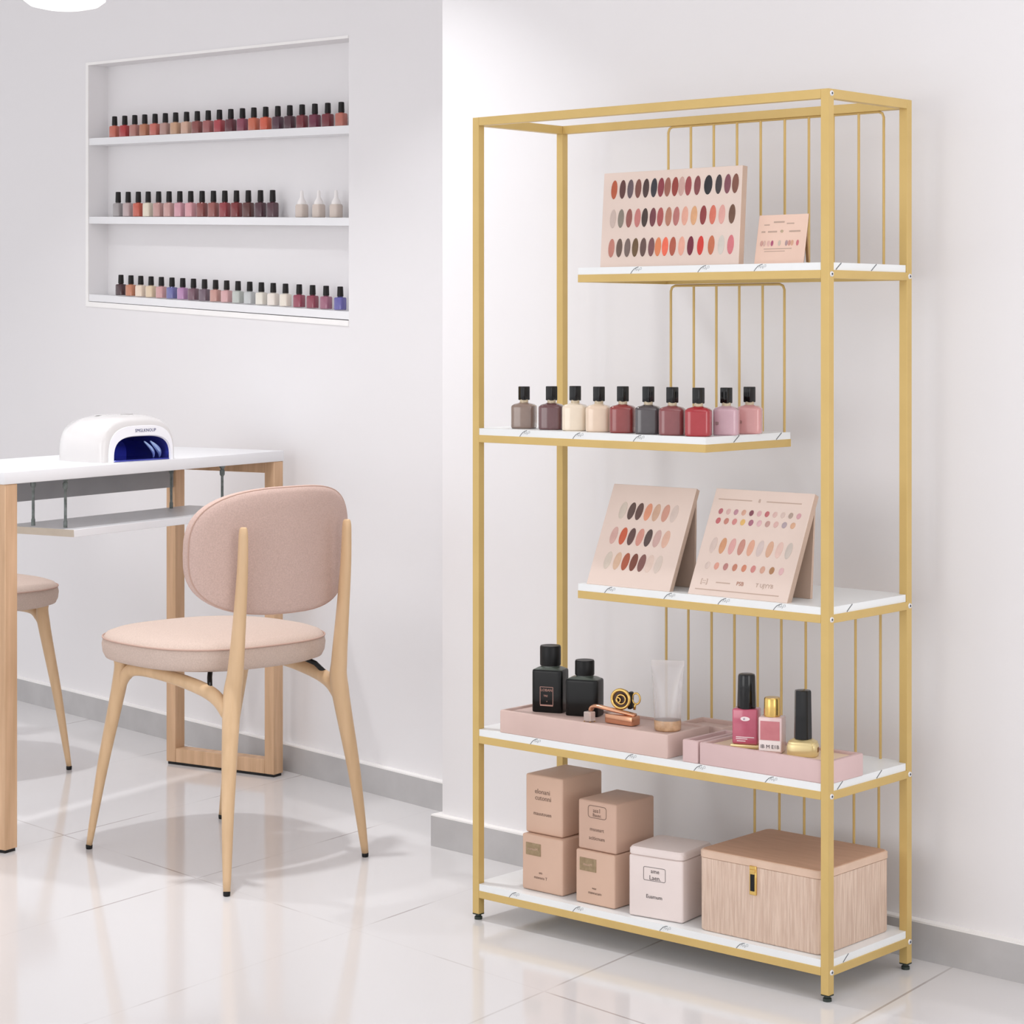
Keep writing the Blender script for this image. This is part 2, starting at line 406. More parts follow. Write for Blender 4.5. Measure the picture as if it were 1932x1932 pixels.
for key, lst in (('A', [.481, .305, .164]), ('B', [.792, .64, .474]), ('C', [.552, .393, .254, .117]), ('D', [.761, .495, .315, .137]), ('E', [.823, .64, .404, .208])):
    for a in lst:
        bm = bmesh.new()
        z = BZ[key]; x = -a
        ribbon(bm, [(x-.015, z+.0002), (x-.011, z+.005), (x-.006, z+.0095), (x+.001, z+.0128), (x+.006, z+.0138)], .0014, .0006, 0)
        ribbon(bm, [(x-.004, z+.006), (x, z+.011), (x+.001, z+.006), (x+.005, z+.011), (x+.006, z+.005), (x+.010, z+.012), (x+.014, z+.013), (x+.014, z+.009), (x+.009, z+.008)], .0007, .0006, 1)
        finish('marble_vein', bm, [VEIN, VEINL], boards[key], label='grey marble vein mark')
Mside = Matrix.Rotation(PI/2, 4, 'Z')
for key, a, lst in (('A', .003, [.04, .17]), ('B', .3005, [.11, .266]), ('C', .003, [.08]), ('D', .003, [.045, .19]), ('E', .003, [.066])):
    for b_ in lst:
        bm = bmesh.new()
        z = BZ[key]
        ribbon(bm, [(b_-.010, z+.001), (b_, z+.008), (b_+.010, z+.0145)], .0022, -.0004, 0)
        bm.transform(Matrix.Translation((-a, 0, 0)) @ Mside)
        finish('marble_vein', bm, [VEIN], boards[key], label='dark diagonal vein on the board end')
# back rods
RB = D-.012
rr = .0029
def arch(alist, z0, z1, closed=True):
    a_hi, a_lo = alist[0], alist[-1]; c = .012
    bm = bmesh.new()
    if closed:
        pth = [(-a_hi, RB, z0)] + [(-a_hi, RB, z1-c), (-a_hi+c*.3, RB, z1-c*.3), (-a_hi+c, RB, z1)] + [(-a_lo-c, RB, z1), (-a_lo-c*.3, RB, z1-c*.3), (-a_lo, RB, z1-c)] + [(-a_lo, RB, z0)]
        tube(bm, pth, rr, 8, side=(0, 1, 0)); finish('wire_arch', bm, GOLDR, rack, smooth=True)
        inner = alist[1:-1]
    else: inner = alist; bm.free()
    for a in inner:
        bm = bmesh.new(); tube(bm, [(-a, RB, z0), (-a, RB, z1)], rr, 8); finish('wire_rod', bm, GOLDR, rack, smooth=True)
tops = [.623, .560, .497, .434, .371, .308, .246, .184, .121, .060]
arch(tops, ZB['A'], 1.7795)
arch([.616, .552, .490, .428, .366, .309], ZB['B'], 1.4225)
arch([.629, .567, .503, .441, .379, .317, .254, .192, .129, .068], ZB['D'], BZ['C']-.0165, False)
arch([.387, .322, .258, .196, .133, .072], ZB['E'], BZ['D']-.0165, False)
# screws
def screw(x, y, z, parent=rack):
    bm = bmesh.new()
    for r, d0, d1, mi in ((.0058, 0, .0018, 0), (.0024, .0018, .0021, 1)):
        ring = lambda dx, rad: [(x+dx, y+rad*math.cos(2*PI*k/16), z+rad*math.sin(2*PI*k/16)) for k in range(16)]
        loft(bm, [ring(d0, r), ring(d1, r*.85 if mi == 0 else r)], True, mi)
    finish('screw', bm, [STEEL, STEELD], rack, smooth=True, label='silver hex screw head')
for z in (HT-.009, BZ['A']-.008, BZ['C']-.009, BZ['D']-.009, BZ['E']-.009):
    screw(0, .0105, z)
for z in (BZ['A']-.008, BZ['C']-.009, BZ['D']-.009, BZ['E']-.009):
    screw(0, D-.008, z)

# ------------------------------------------------------------------ desk
q = (-1.2772, 5.6365, 1.0255, 1.159, .4146, .9629)
desk = thing('manicure_desk', 'white-topped manicure desk on oak frame legs with a hanging tray', 'desk', (q[0], q[1], 0), q[2])
DL, DW, DH = q[3], q[4], q[5]
box('desktop', (-.006, DL, 0, DW, DH-.031, DH), WHITE, desk, .002, 2, label='white desktop')
def frame(x0):
    lw, ld = .044, .036
    l1 = box('leg', (x0, x0+lw, .002, .002+ld, .008, DH-.031), OAK, desk, .0015, 1)
    l2 = box('leg', (x0, x0+lw, DW-.002-ld, DW-.002, .008, DH-.031), OAK, desk, .0015, 1)
    f = box('floor_bar', (x0, x0+lw, .002+ld, DW-.002-ld, .008, .05), OAK, desk, .0015, 1)
    box('floor_pad', (x0+.004, x0+lw-.004, .006, DW-.006, 0, .008), BLACK, f, label='black floor pad')
    box('top_bar', (x0, x0+lw, .002+ld, DW-.002-ld, DH-.065, DH-.031), OAK, desk, .0015, 1)
frame(0); frame(DL-.046)
box('back_apron', (.044, DL-.046, DW-.03, DW-.012, DH-.12, DH-.031), APRON, desk, label='grey back panel under the top')
tz = .797
tr = box('hanging_tray', (.265, 1.05, .012, .27, tz-.02, tz), WHITE, desk, .001, 1, label='white tray hung below the top')
box('tray_edge', (.263, .2648, .013, .269, tz-.0195, tz-.0005), TRAYEDGE, tr, label='beige cut edge')
for (x, y) in ((.30, .075), (.30, .19), (.93, .05), (.93, .24)):
    bm = bmesh.new()
    lathe(bm, [(.0055, tz), (.0055, tz+.016), (.004, tz+.02), (.004, DH-.065), (.0075, DH-.060), (.0075, DH-.048), (.005, DH-.044), (.010, DH-.036), (.010, DH-.031)], 10, cx=x, cy=y)
    finish('hanging_rod', bm, RODM, desk, smooth=True, label='dark metal rod')

# ------------------------------------------------------------------ nail lamp on the desk
lw_, ld_, lh_ = .275, .215, .125
nl_ = thing('nail_lamp', 'white dome nail lamp with blue opening on the desk', 'nail lamp', (-1.103, 6.184, DH), math.radians(50))
def archring(sx, sz, y, n=30, e=3.3, cx=0):
    out = []
    for i in range(n+1):
        th_ = PI-PI*i/n; c, s = math.cos(th_), math.sin(th_)
        out.append((cx+sx*math.copysign(abs(c)**(2/e), c), y, sz*abs(s)**(2/e)))
    return out
def openloft(bm, rings, mi=0):
    R = [[bm.verts.new(p) for p in r] for r in rings]
    for a, b in zip(R[:-1], R[1:]):
        for i in range(len(a)-1): bm.faces.new((a[i], a[i+1], b[i+1], b[i])).material_index = mi
    return R
hx, hy = lw_/2, ld_/2
ox = .012   # opening is set to the right of the front
bm = bmesh.new()
rings = [archring(.02, .02, hy), archring(hx*.55, lh_*.55, hy-.002), archring(hx*.82, lh_*.80, hy-.014), archring(hx*.95, lh_*.92, hy-.036), archring(hx, lh_, hy-.085),
         archring(hx, lh_, -hy+.045), archring(hx*.985, lh_*.975, -hy+.022), archring(hx*.95, lh_*.92, -hy+.008), archring(hx*.92, lh_*.87, -hy+.001),
         archring(hx*.84, lh_*.78, -hy, cx=ox*.6)]
R = openloft(bm, rings)
bm.faces.new(R[0])
finish('shell', bm, LAMPW, nl_, smooth='all')
bm = bmesh.new()
R = openloft(bm, [archring(hx*.84, lh_*.78, -hy-.0002, cx=ox*.6), archring(hx*.83, lh_*.77, -hy-.0015, cx=ox*.6), archring(hx*.74, lh_*.56, -hy-.0015, cx=ox), archring(hx*.72, lh_*.54, -hy+.004, cx=ox)])
finish('opening_lip', bm, LAMPL, nl_, smooth=True, label='bright white lip around the opening')
bm = bmesh.new()
R = openloft(bm, [archring(hx*.73, lh_*.55, -hy+.003, cx=ox), archring(hx*.70, lh_*.52, -hy+.04, cx=ox), archring(hx*.60, lh_*.44, hy-.05, cx=ox)])
bm.faces.new(R[-1])
cav = finish('hand_cavity', bm, BLUE, nl_, smooth=True, label='blue reflective cavity')
bm = bmesh.new()
for (xx, w0_) in ((hx*.62, .014), (hx*.46, .008)):
    pts0 = [(ox+xx-.05+.05*math.sin(k/8*PI/2), -hy+.008+.01*k/8*2, .052-.046*k/8) for k in range(9)]
    tube(bm, pts0, [.002+w0_*.35*math.sin(PI*k/8) for k in range(9)], 8)
finish('reflector_fin', bm, BLUEL, cav, smooth=True, label='light blue curved fins')
box('base_plate', (ox-hx*.72, ox+hx*.72, -hy+.002, hy-.04, .0003, .004), BLUE, nl_, .001, 1, label='blue base plate')
text('SMGLKNOUP', .0125, NAVY, nl_, ox*.8+.012, lh_*.665, -hy-.0015, sx=1.0)
bm = bmesh.new(); lathe(bm, [(.022, lh_-.0012), (.022, lh_+.0006)], 20, asp=.28, cx=.03, cy=-.02); finish('display_window', bm, mat('grey_display', (170, 168, 166), .3, bump=(10, .01)), nl_, label='small grey display on top')
bm = bmesh.new(); lathe(bm, [(.022, lh_-.0012), (.022, lh_+.0003)], 20, asp=.35, cx=-.045, cy=.0); finish('touch_button', bm, mat('pale_grey_button', (226, 226, 225), .3, bump=(10, .01)), nl_, label='pale grey touch button')

# ------------------------------------------------------------------ chairs
def make_chair(label, loc, rz):
    ch = thing('upholstered_chair', label, 'chair', loc, rz)
    # seat: superelliptic cushion
    cy = .335
    bm = bmesh.new()
    prof = [(.05, .490), (.90, .492), (.965, .498), (.99, .512), (.998, .530), (.985, .547), (.955, .557), (.88, .564), (.70, .570), (.40, .573), (.05, .574)]
    loft(bm, [[(x, y, z) for x, y in se(.262*s, .262*s, 56, 2.6, 0, cy)] for s, z in prof])
    seat = finish('seat', bm, FABSEAT, ch, smooth='all')
    bm = bmesh.new()
    pth = [(x, y, .548) for x, y in se(.2595, .2595, 56, 2.6, 0, cy)]
    P_ = [Vector(p) for p in pth]; rings = []
    n = len(P_)
    R = []
    for i in range(n):
        t_ = (P_[(i+1) % n]-P_[i-1]).normalized(); u = Vector((0, 0, 1)); v = t_.cross(u)
        R.append([bm.verts.new(P_[i]+(u*math.cos(k*PI/3)+v*math.sin(k*PI/3))*.0022) for k in range(6)])
    for i in range(n):
        for k in range(6): bm.faces.new((R[i][k], R[i][(k+1) % 6], R[(i+1) % n][(k+1) % 6], R[(i+1) % n][k]))
    finish('piping', bm, PIPING, seat, smooth='all', label='thin raised seam')
    # backrest: curved padded panel
    bm = bmesh.new()
    hw, zc, hh = .252, .786, .156
    def bk(x, z, off):
        y = .012+1.35*x*x*1.0+off-.03*(z-zc)
        return (x, y, z)
    outl = se(1, 1, 64, 2.9)
    rings = []
    for s, off in ((.02, .0), (.35, .0), (.7, .0), (.90, .001), (.965, .005), (.99, .012), (1.0, .02), (.99, .030), (.965, .036), (.90, .042), (.7, .046), (.35, .047), (.02, .047)):
        rings.append([bk(hw*s*px, zc+hh*s*pz, off) for px, pz in outl])
    loft(bm, rings)
    back = finish('backrest', bm, FABRIC, ch, smooth='all')
    bm = bmesh.new(); P_ = [Vector(bk(hw*.985*px, zc+hh*.985*pz, .0105)) for px, pz in outl]; n = len(P_); R = []
    for i in range(n):
        t_ = (P_[(i+1) % n]-P_[i-1]).normalized(); u = Vector((0, 1, 0)); v = t_.cross(u)
        R.append([bm.verts.new(P_[i]+(u*math.cos(k*PI/3)+v*math.sin(k*PI/3))*.002) for k in range(6)])
    for i in range(n):
        for k in range(6): bm.faces.new((R[i][k], R[i][(k+1) % 6], R[(i+1) % n][(k+1) % 6], R[(i+1) % n][k]))
    finish('piping', bm, PIPING, back, smooth='all', label='thin raised seam')
    feet = {(-1, 0): (-.255, -.055), (1, 0): (.228, .012), (-1, 1): (-.218, .570), (1, 1): (.235, .615)}
    for (s, fr), (fx, fy) in feet.items():
        bm = bmesh.new()
        if not fr:   # rear leg running up into the back post
            ym = .040
            pts = [(fx, fy, .010), (fx*.6+s*.163*.4, fy*.55+ym*.45, .22), (s*.168, ym, .43), (s*.162, .034, .50), (s*.161, .020, .62), (s*.161, .008, .74), (s*.161, .004, .835), (s*.161, .004, .852)]
            rad = [.0085, .0165, .0255, .0235, .0205, .0175, .0145, .0075]
            tube(bm, spline(pts, 6), lerpl(rad, 6), 16, asp=lerpl([1, .95, .8, .72, .62, .6, .6, .6], 6), side=(0, 1, 0))
        else:
            top = (s*.192, .470, .492)
            pts = [(fx, fy, .010), (fx*.55+top[0]*.45, fy*.55+top[1]*.45, .22), (top[0], top[1], .44), top]
            tube(bm, spline(pts, 6), lerpl([.0085, .016, .022, .019], 6), 16, asp=.82, side=(0, 1, 0))
        lg = finish('leg', bm, BEECH, ch, smooth='all')
        bm = bmesh.new(); lathe(bm, [(.0075, 0), (.0085, .002), (.0088, .009), (.0082, .011)], 14, cx=fx, cy=fy); finish('foot_tip', bm, BLACK, lg, smooth=True, label='black foot tip')
    for s in (-1, 1):
        bm = bmesh.new()
        pts = [(s*.183, .030, .365), (s*.176, .052, .405), (s*.179, .108, .445), (s*.186, .25, .468), (s*.190, .39, .474), (s*.192, .445, .455), (s*.194, .470, .405)]
        tube(bm, spline(pts, 6), lerpl([.003, .0145, .0165, .0145, .015, .0155, .008], 6), 14, asp=1.1, side=(1, 0, 0))
        finish('side_rail', bm, BEECH, ch, smooth='all')
        bm = bmesh.new(); tube(bm, [(s*.150, .150, .490), (s*.165, .132, .480), (s*.179, .112, .458)], .0062, 10)
        finish('bracket', bm, BLACK, ch, smooth=True, label='black seat bracket')
    for y in (.42,):
        bm = bmesh.new(); tube(bm, [(-.150, y, .484), (.150, y, .484)], .007, 10); finish('cross_bar', bm, BLACK, ch, smooth=True, label='black bar under the seat')
    return ch
ch1 = make_chair('dusty pink upholstered chair with beech legs, back turned, in front of the desk', (-.523, 5.439, 0), .7751)
clone(ch1, (-1.885, 6.965, 0), .7751+PI, 'dusty pink chair beyond the desk, mostly hidden behind the oak leg')

# ------------------------------------------------------------------ niche shelves and polish bottles
RLm = Matrix.Translation((-.18196, 6.14548, 0)) @ Matrix.Rotation(RL, 4, 'Z')
def NL(s, y, z=0): return tuple(RLm @ Vector((-s, y, z)))
def rowz(s, zl, zr): return zl+(zr-zl)*(1.926-s)/(1.926-.448)
shz_ = [('topmost', 1.972, 1.915), ('middle', 1.705, 1.647), ('lowest', 1.441, 1.374)]
for nm, zl, zr in shz_:
    bm = bmesh.new()
    quad_prism(bm, [(nl+.0006, zl-.0235), (nr-.0006, zr-.0235), (nr-.0006, zr), (nl+.0006, zl)], .0005, ND-.0006)
    o = finish('niche_shelf', bm, WHITE); o.location = wall_left.location; o.rotation_euler = wall_left.rotation_euler
    tag(o, 'white shelf board in the wall niche, the %s of three' % nm, 'shelf', 'shelf boards in the wall niche')
def small_bottle(rgb, loc, h, label, group):
    t = thing('nail_polish_bottle', label, 'nail polish', loc, RL+.25, group)
    hb = h*.56; wd = .0162
    bm = bmesh.new()
    loft(bm, [[(x, y, z) for x, y in se(r, r*.9, 20, 4)] for r, z in ((wd*.9, 0), (wd, .0015), (wd, hb*.86), (wd*.9, hb*.95), (.0066, hb), (.0062, hb+.003))])
    finish('glass_body', bm, polish(rgb), t, smooth=True)
    bm = bmesh.new(); lathe(bm, [(.0082, hb+.001), (.0084, hb+.003), (.0076, h-.001), (.0066, h)], 16, 3); finish('cap', bm, CAPN, t, smooth=True, label='black cap')
    return t
ORD = ['leftmost', 'second', 'third', 'fourth', 'fifth', 'sixth', 'seventh', 'eighth', 'ninth', 'tenth', 'eleventh', 'twelfth', 'thirteenth', 'fourteenth', 'fifteenth', 'sixteenth', 'seventeenth', 'eighteenth', 'nineteenth', 'twentieth', 'rightmost']
r1s = [1.8252, 1.7592, 1.6951, 1.6318, 1.5674, 1.5038, 1.4411, 1.3755, 1.3118, 1.2479, 1.1832, 1.1185, 1.053, .9901, .9255, .8602, .7967, .7324, .6667, .6012, .5336]
r2s = [1.8021, 1.7374, 1.6726, 1.6105, 1.5455, 1.4813, 1.4161, 1.3508, 1.2838, 1.2177, 1.1525, 1.0865, 1.0206, .9539, .8882]
r3s = [1.7841, 1.7196, 1.657, 1.5923, 1.5284, 1.4635, 1.3985, 1.3344, 1.2694, 1.2053, 1.142, 1.0779, 1.0129, .9489, .8849, .8194, .7476, .6785, .6097, .539]
c1 = [((206, 112, 92), 'coral'), ((182, 52, 54), 'red'), ((186, 128, 118), 'dusty pink'), ((190, 124, 92), 'tan orange'), ((206, 112, 98), 'coral pink'), ((188, 148, 138), 'beige rose'), ((208, 166, 134), 'sandy beige'), ((218, 178, 156), 'pale peach'), ((145, 78, 72), 'brick brown'), ((168, 100, 98), 'mauve rose'), ((178, 66, 74), 'crimson'), ((102, 40, 50), 'dark plum'), ((142, 68, 88), 'purple mauve'), ((206, 110, 82), 'orange coral'), ((218, 96, 68), 'bright orange'), ((84, 48, 64), 'dark purple'), ((78, 42, 52), 'aubergine'), ((122, 42, 50), 'wine red'), ((112, 38, 64), 'magenta burgundy'), ((120, 40, 50), 'maroon'), ((192, 112, 96), 'tan rose')]
c2 = [((168, 162, 162), 'grey'), ((194, 172, 172), 'pinkish grey'), ((204, 96, 76), 'coral orange'), ((232, 222, 202), 'cream'), ((198, 154, 148), 'dusty rose'), ((204, 160, 154), 'pink beige'), ((212, 158, 168), 'clear pink'), ((218, 158, 164), 'rosy pink'), ((140, 72, 68), 'brown red'), ((152, 88, 82), 'mauve brown'), ((148, 52, 58), 'cherry red'), ((124, 40, 42), 'dark red'), ((92, 46, 42), 'dark brown'), ((78, 42, 52), 'aubergine'), ((82, 46, 56), 'plum black')]
c3 = [((68, 36, 42), 'very dark plum'), ((198, 130, 98), 'terracotta'), ((236, 216, 196), 'pale cream'), ((226, 204, 174), 'ivory beige'), ((208, 158, 158), 'pale pink'), ((110, 110, 166), 'slate blue'), ((182, 136, 178), 'lilac'), ((118, 84, 96), 'dark mauve'), ((112, 92, 104), 'grey purple'), ((198, 150, 140), 'rosy tan'), ((214, 168, 168), 'pale rose'), ((192, 196, 190), 'pale grey'), ((198, 200, 200), 'light grey'), ((234, 228, 216), 'off-white'), ((236, 226, 216), 'milky white'), ((236, 226, 212), 'ivory white'), ((150, 66, 86), 'raspberry'), ((144, 62, 80), 'deep raspberry'), ((156, 96, 118), 'mauve purple'), ((98, 92, 162), 'blue violet')]
def prevn(i, cols): return 'beside the %s one' % cols[i-1][1] if i else 'at the left end of the row'
for rowi, (ss, cols, nm, hh_) in enumerate(((r1s, c1, 'top', .0715), (r2s, c2, 'middle', .083), (r3s, c3, 'bottom', .069))):
    zl, zr = shz_[rowi][1], shz_[rowi][2]
    for i, (s, (rgb, cn)) in enumerate(zip(ss, cols)):
        od = 'rightmost' if (i == len(ss)-1 and rowi != 1) else ORD[i]
        small_bottle(rgb, NL(s, .036, rowz(s, zl, zr)+.0015), hh_,
                     '%s nail polish with black cap on the %s niche shelf, %s from the left' % (cn, nm, od) if od not in ('leftmost', 'rightmost') else '%s nail polish with black cap, %s on the %s niche shelf' % (cn, od, nm),
                     'nail polish bottles on the %s niche shelf' % nm)
CONE = mat('white_dropper', (246, 242, 240), .4, bump=(20, .01)); BEIB = mat('beige_bottle', (214, 200, 190), .25, bump=(20, .01))
for s, nm in ((.734, 'leftmost'), (.6471, 'middle'), (.5596, 'rightmost')):
    t = thing('dropper_bottle', 'beige bottle with white cone top on the middle niche shelf, %s of the three' % nm, 'bottle', NL(s, .036, rowz(s, 1.705, 1.647)+.0012), RL+.2, 'cone-topped bottles on the middle niche shelf')
    bm = bmesh.new(); lathe(bm, [(.0155, 0), (.0165, .002), (.0165, .034), (.0145, .039)], 20, 4); finish('glass_body', bm, BEIB, t, smooth=True)
    bm = bmesh.new(); lathe(bm, [(.0145, .038), (.0135, .046), (.006, .060), (.0048, .078), (.003, .081)], 20); finish('cone_cap', bm, CONE, t, smooth=True, label='white pointed cap')

# ------------------------------------------------------------------ big polish bottles on the second rack shelf
bigc = [((142, 120, 108), 'taupe brown', .094), ((104, 66, 68), 'plum brown', .096), ((236, 220, 198), 'cream white', .098), ((230, 206, 182), 'beige', .098), ((142, 56, 54), 'brick red', .100), ((78, 72, 74), 'charcoal grey', .101), ((134, 70, 72), 'rosewood', .101), ((166, 32, 42), 'bright crimson', .101), ((204, 166, 176), 'lilac pink', .100), ((218, 158, 156), 'soft pink', .100)]
aa = [.849, .764, .692, .621, .551, .478, .408, .339, .281, .234]
bb = [.065, .06, .055, .05, .045, .04, .033, .033, .055, .085]
aa = [.850, .765, .693, .622, .552, .479, .410, .342, .283, .243]
for i, ((rgb, cn, hh_), a, b) in enumerate(zip(bigc, aa, bb)):
    if i == 8: a, b = .325, .108
    if i == 9: a, b = .325, .192
    t = thing('nail_polish_bottle', '%s nail polish with tall glossy black cap on the second rack shelf' % cn, 'nail polish', SH(a, b, ZB['B']), math.radians(-14), 'nail polish bottles on the second rack shelf')
    hb = hh_*.60; r = .0272
    bm = bmesh.new()
    loft(bm, [[(x, y, z) for x, y in se(rr_, rr_*.86, 32, 4.2)] for rr_, z in ((r*.90, 0), (r*.99, .002), (r, .005), (r, hb*.84), (r*.97, hb*.90), (r*.80, hb*.965), (r*.50, hb), (.0098, hb+.002))])
    finish('glass_body', bm, polish(rgb), t, smooth=True)
    bm = bmesh.new(); lathe(bm, [(.0096, hb), (.0096, hb+.0085)], 20); finish('neck', bm, GLASSG, t, smooth=True, label='clear neck')
    bm = bmesh.new(); add_box(bm, -.0095, .0095, -.0095, .0095, hb+.007, hh_, bev=.0015, seg=2, M=Matrix.Rotation(math.radians(-31), 4, 'Z')); finish('cap', bm, CAPB, t, smooth=True, label='glossy black square cap')
    if i in (8, 9):
        text('EI', .009, INK, t, -.016, hb*.42, -r*.86, name='lettering')

# ------------------------------------------------------------------ swatch displays
def swatch(parent, M, u, v, w_, h_, rgb, Wd, Hd, tilt=0.0):
    bm = bmesh.new(); n = 20
    cx, cz = Wd*(u-.5), Hd*(1-v)
    out = []
    for s, y in ((1, 0), (.96, -.0009), (.6, -.0014)):
        out.append([(cx+w_/2*s*math.cos(2*PI*k/n)+tilt*h_/2*s*math.sin(2*PI*k/n), y, cz+h_/2*s*math.sin(2*PI*k/n)) for k in range(n)])
    loft(bm, out)
    bm.transform(M)
    return finish('nail_swatch', bm, paint(rgb), parent, smooth=True)
def panel(name, label, loc, rz, Wd, Hd, T, lean, face, edge):
    t = thing(name, label, 'swatch display', loc, rz)
    M = Matrix.Rotation(-lean, 4, 'X')
    bm = bmesh.new(); add_box(bm, -Wd/2, Wd/2, 0, T, 0, Hd, bev=.0008, seg=1)
    for f in bm.faces:
        f.material_index = 0 if f.normal.y < -.5 else 1
    bm.normal_update()
    for f in bm.faces: f.material_index = 0 if f.normal.y < -.5 else 1
    bm.transform(M @ Matrix.Translation((0, 0, T*math.sin(lean)*0)))
    finish('board', bm, [face, edge], t)
    return t, M
# large palette on top shelf
Wd, Hd = .372, .204
pal, M = panel('swatch_display', 'wide pink board with three rows of dark and coral nail swatches, top rack shelf', SH(.421, .030, ZB['A']+.0006), RS-math.radians(1.5), Wd, Hd, .018, math.radians(4), PINKBD, PINKED)
R1 = [238, 343, 440, 537, 632, 730, 815, 895, 985, 1062, 1143, 1250, 1378, 1500, 1603, 1693]
K1 = [(178, 88, 58), (94, 58, 54), (102, 86, 90), (122, 76, 66), (74, 54, 50), (52, 50, 56), (136, 58, 66), (152, 96, 82), (146, 62, 54), (200, 162, 152), (154, 72, 74), (128, 68, 70), (40, 38, 42), (60, 53, 54), (126, 74, 84), (126, 80, 66)]
R2 = [225, 325, 427, 533, 622, 722, 813, 913, 1008, 1112, 1220, 1330, 1442, 1550, 1668]
K2 = [(198, 178, 168), (134, 124, 112), (146, 90, 82), (192, 120, 114), (68, 54, 48), (114, 62, 68), (168, 84, 82), (176, 120, 98), (180, 114, 108), (222, 164, 144), (216, 164, 122), (138, 56, 56), (210, 114, 94), (220, 164, 154), (110, 78, 62)]
R3 = [207, 307, 410, 508, 608, 710, 792, 880, 973, 1080, 1188, 1308, 1437, 1555, 1665]
K3 = [(188, 124, 110), (104, 84, 74), (116, 98, 92), (104, 80, 52), (100, 76, 70), (122, 80, 82), (218, 130, 88), (234, 108, 82), (172, 88, 68), (228, 166, 146), (112, 36, 54), (206, 60, 52), (192, 110, 78), (208, 200, 190), (208, 118, 124)]
for rr_, kk, v, x0_, hh_ in ((R1, K1, .180, 100, .041), (R2, K2, .488, 85, .0405), (R3, K3, .798, 70, .0405)):
    for x_, k_ in zip(rr_, kk):
        u = (x_-x0_)/(1765-x0_)
        swatch(pal, M, u, v, .0168 if k_ != (40, 38, 42) else .0215, hh_, k_, Wd, Hd, .05)
# small peach card
Wd, Hd = .121, .103
cd, M = panel('swatch_card', 'small peach card with faint printed marks beside the wide swatch board', SH(.157, .055, ZB['A']+.0006), RS, Wd, Hd, .003, math.radians(11), PEACH, BROWNED)
cd['category'] = 'card'
def plank(name, parent, x0, x1, z0, z1, m, M, label=None):
    bm = bmesh.new(); add_box(bm, x0, x1, -.0006, 0.0001, z0, z1); bm.transform(M); return finish(name, bm, m, parent, label=label)
for x0, x1, z0, z1 in ((-.045, -.032, .081, .083), (-.022, .004, .086, .089), (.010, .028, .083, .085), (-.050, -.041, .066, .069), (-.034, -.012, .066, .069), (.018, .045, .066, .069), (-.040, .028, .031, .0325), (-.038, .012, .026, .0272)):
    plank('printed_line', cd, x0, x1, z0, z1, INKL, M)
for i, (x, c_) in enumerate(((-.047, (206, 160, 150)), (-.040, (214, 180, 168)), (-.030, (222, 180, 172)), (-.021, (176, 92, 122)), (-.003, (204, 192, 176)), (.014, (176, 150, 152)), (.021, (206, 150, 138)), (.028, (214, 168, 140)), (.041, (206, 120, 128)))):
    swatch(cd, M, .5+x/Wd, .58, .006, .012, c_, Wd, Hd, .05)
swatch(cd, M, .5, .34, .007, .006, (186, 168, 140), Wd, Hd)
bm = bmesh.new(); add_box(bm, .050, .056, .026, .030, .0, .085, M=Matrix.Rotation(math.radians(6), 4, 'X')); finish('easel_leg', bm, mat('brown_easel', (176, 136, 92), .5, bump=(20, .02)), cd, label='brown easel leg behind the card')
# two leaning displays on third shelf
def easel(t, Wd, Hd, lean, T):
    # rear support leaf hinged near the top
    bm = bmesh.new()
    yt, zt = (Hd*.93)*math.sin(lean)+T, (Hd*.93)*math.cos(lean)
    for x0, x1 in ((-Wd/2+.004, Wd/2-.004),):
        pts = [(yt-.004, zt), (yt, zt), (.078+.02, 0), (.070+.02, 0)]
        f = [bm.verts.new((x0, y, z)) for y, z in pts]; g = [bm.verts.new((x1, y, z)) for y, z in pts]
        bm.faces.new(f); bm.faces.new(g[::-1])
        for i in range(4): bm.faces.new((f[i], f[(i+1) % 4], g[(i+1) % 4], g[i]))
    finish('easel_back', bm, PINKED, t, label='folding card support behind')
Wd, Hd = .224, .231; lean = math.radians(24.5)
d1, M = panel('swatch_display', 'leaning pink board with three rows of seven oval nail swatches', SH(.511, .008, ZB['C']+.0004), RS, Wd, Hd, .013, lean, PINKBD, PINKED)
easel(d1, Wd, Hd, lean, .013)
for us, ks, v in (([.2, .305, .40, .505, .605, .716, .82], [(206, 192, 178), (94, 74, 68), (98, 74, 68), (218, 150, 120), (202, 166, 142), (202, 150, 132), (210, 192, 182)], .26),
                  ([.173, .285, .387, .49, .59, .695, .80], [(206, 166, 156), (194, 94, 66), (100, 74, 70), (206, 146, 132), (90, 74, 70), (200, 166, 158), (216, 176, 156)], .51),
                  ([.184, .297, .398, .496, .593, .684, .79], [(206, 192, 178), (210, 176, 150), (168, 90, 66), (120, 70, 56), (130, 90, 84), (220, 196, 182), (210, 194, 182)], .755)):
    for u, k_ in zip(us, ks): swatch(d1, M, u, v, .0185, .040, k_, Wd, Hd, .08)
Wd, Hd = .247, .236; lean = math.radians(25.5)
d2, M = panel('swatch_display', 'leaning pink board printed with lines, small chips and pale oval swatches', SH(.228, .008, ZB['C']+.0004), RS, Wd, Hd, .016, lean, PINKBD, PINKED)
easel(d2, Wd, Hd, lean, .016)
A_ = [(180, 110, 115), (212, 176, 170), (186, 140, 150), (206, 160, 140), (130, 78, 88), (214, 170, 172), (190, 108, 112), (214, 180, 172), (212, 190, 180), (176, 156, 144), (208, 160, 165)]
B_ = [(194, 110, 112), (196, 134, 120), (206, 138, 134), (222, 180, 110), (168, 112, 128), (218, 178, 180), (190, 152, 144), (214, 176, 168), (176, 160, 165), (214, 170, 140)]
for i, k_ in enumerate(A_): swatch(d2, M, .11+.079*i, .215, .0105, .013, k_, Wd, Hd, .1)
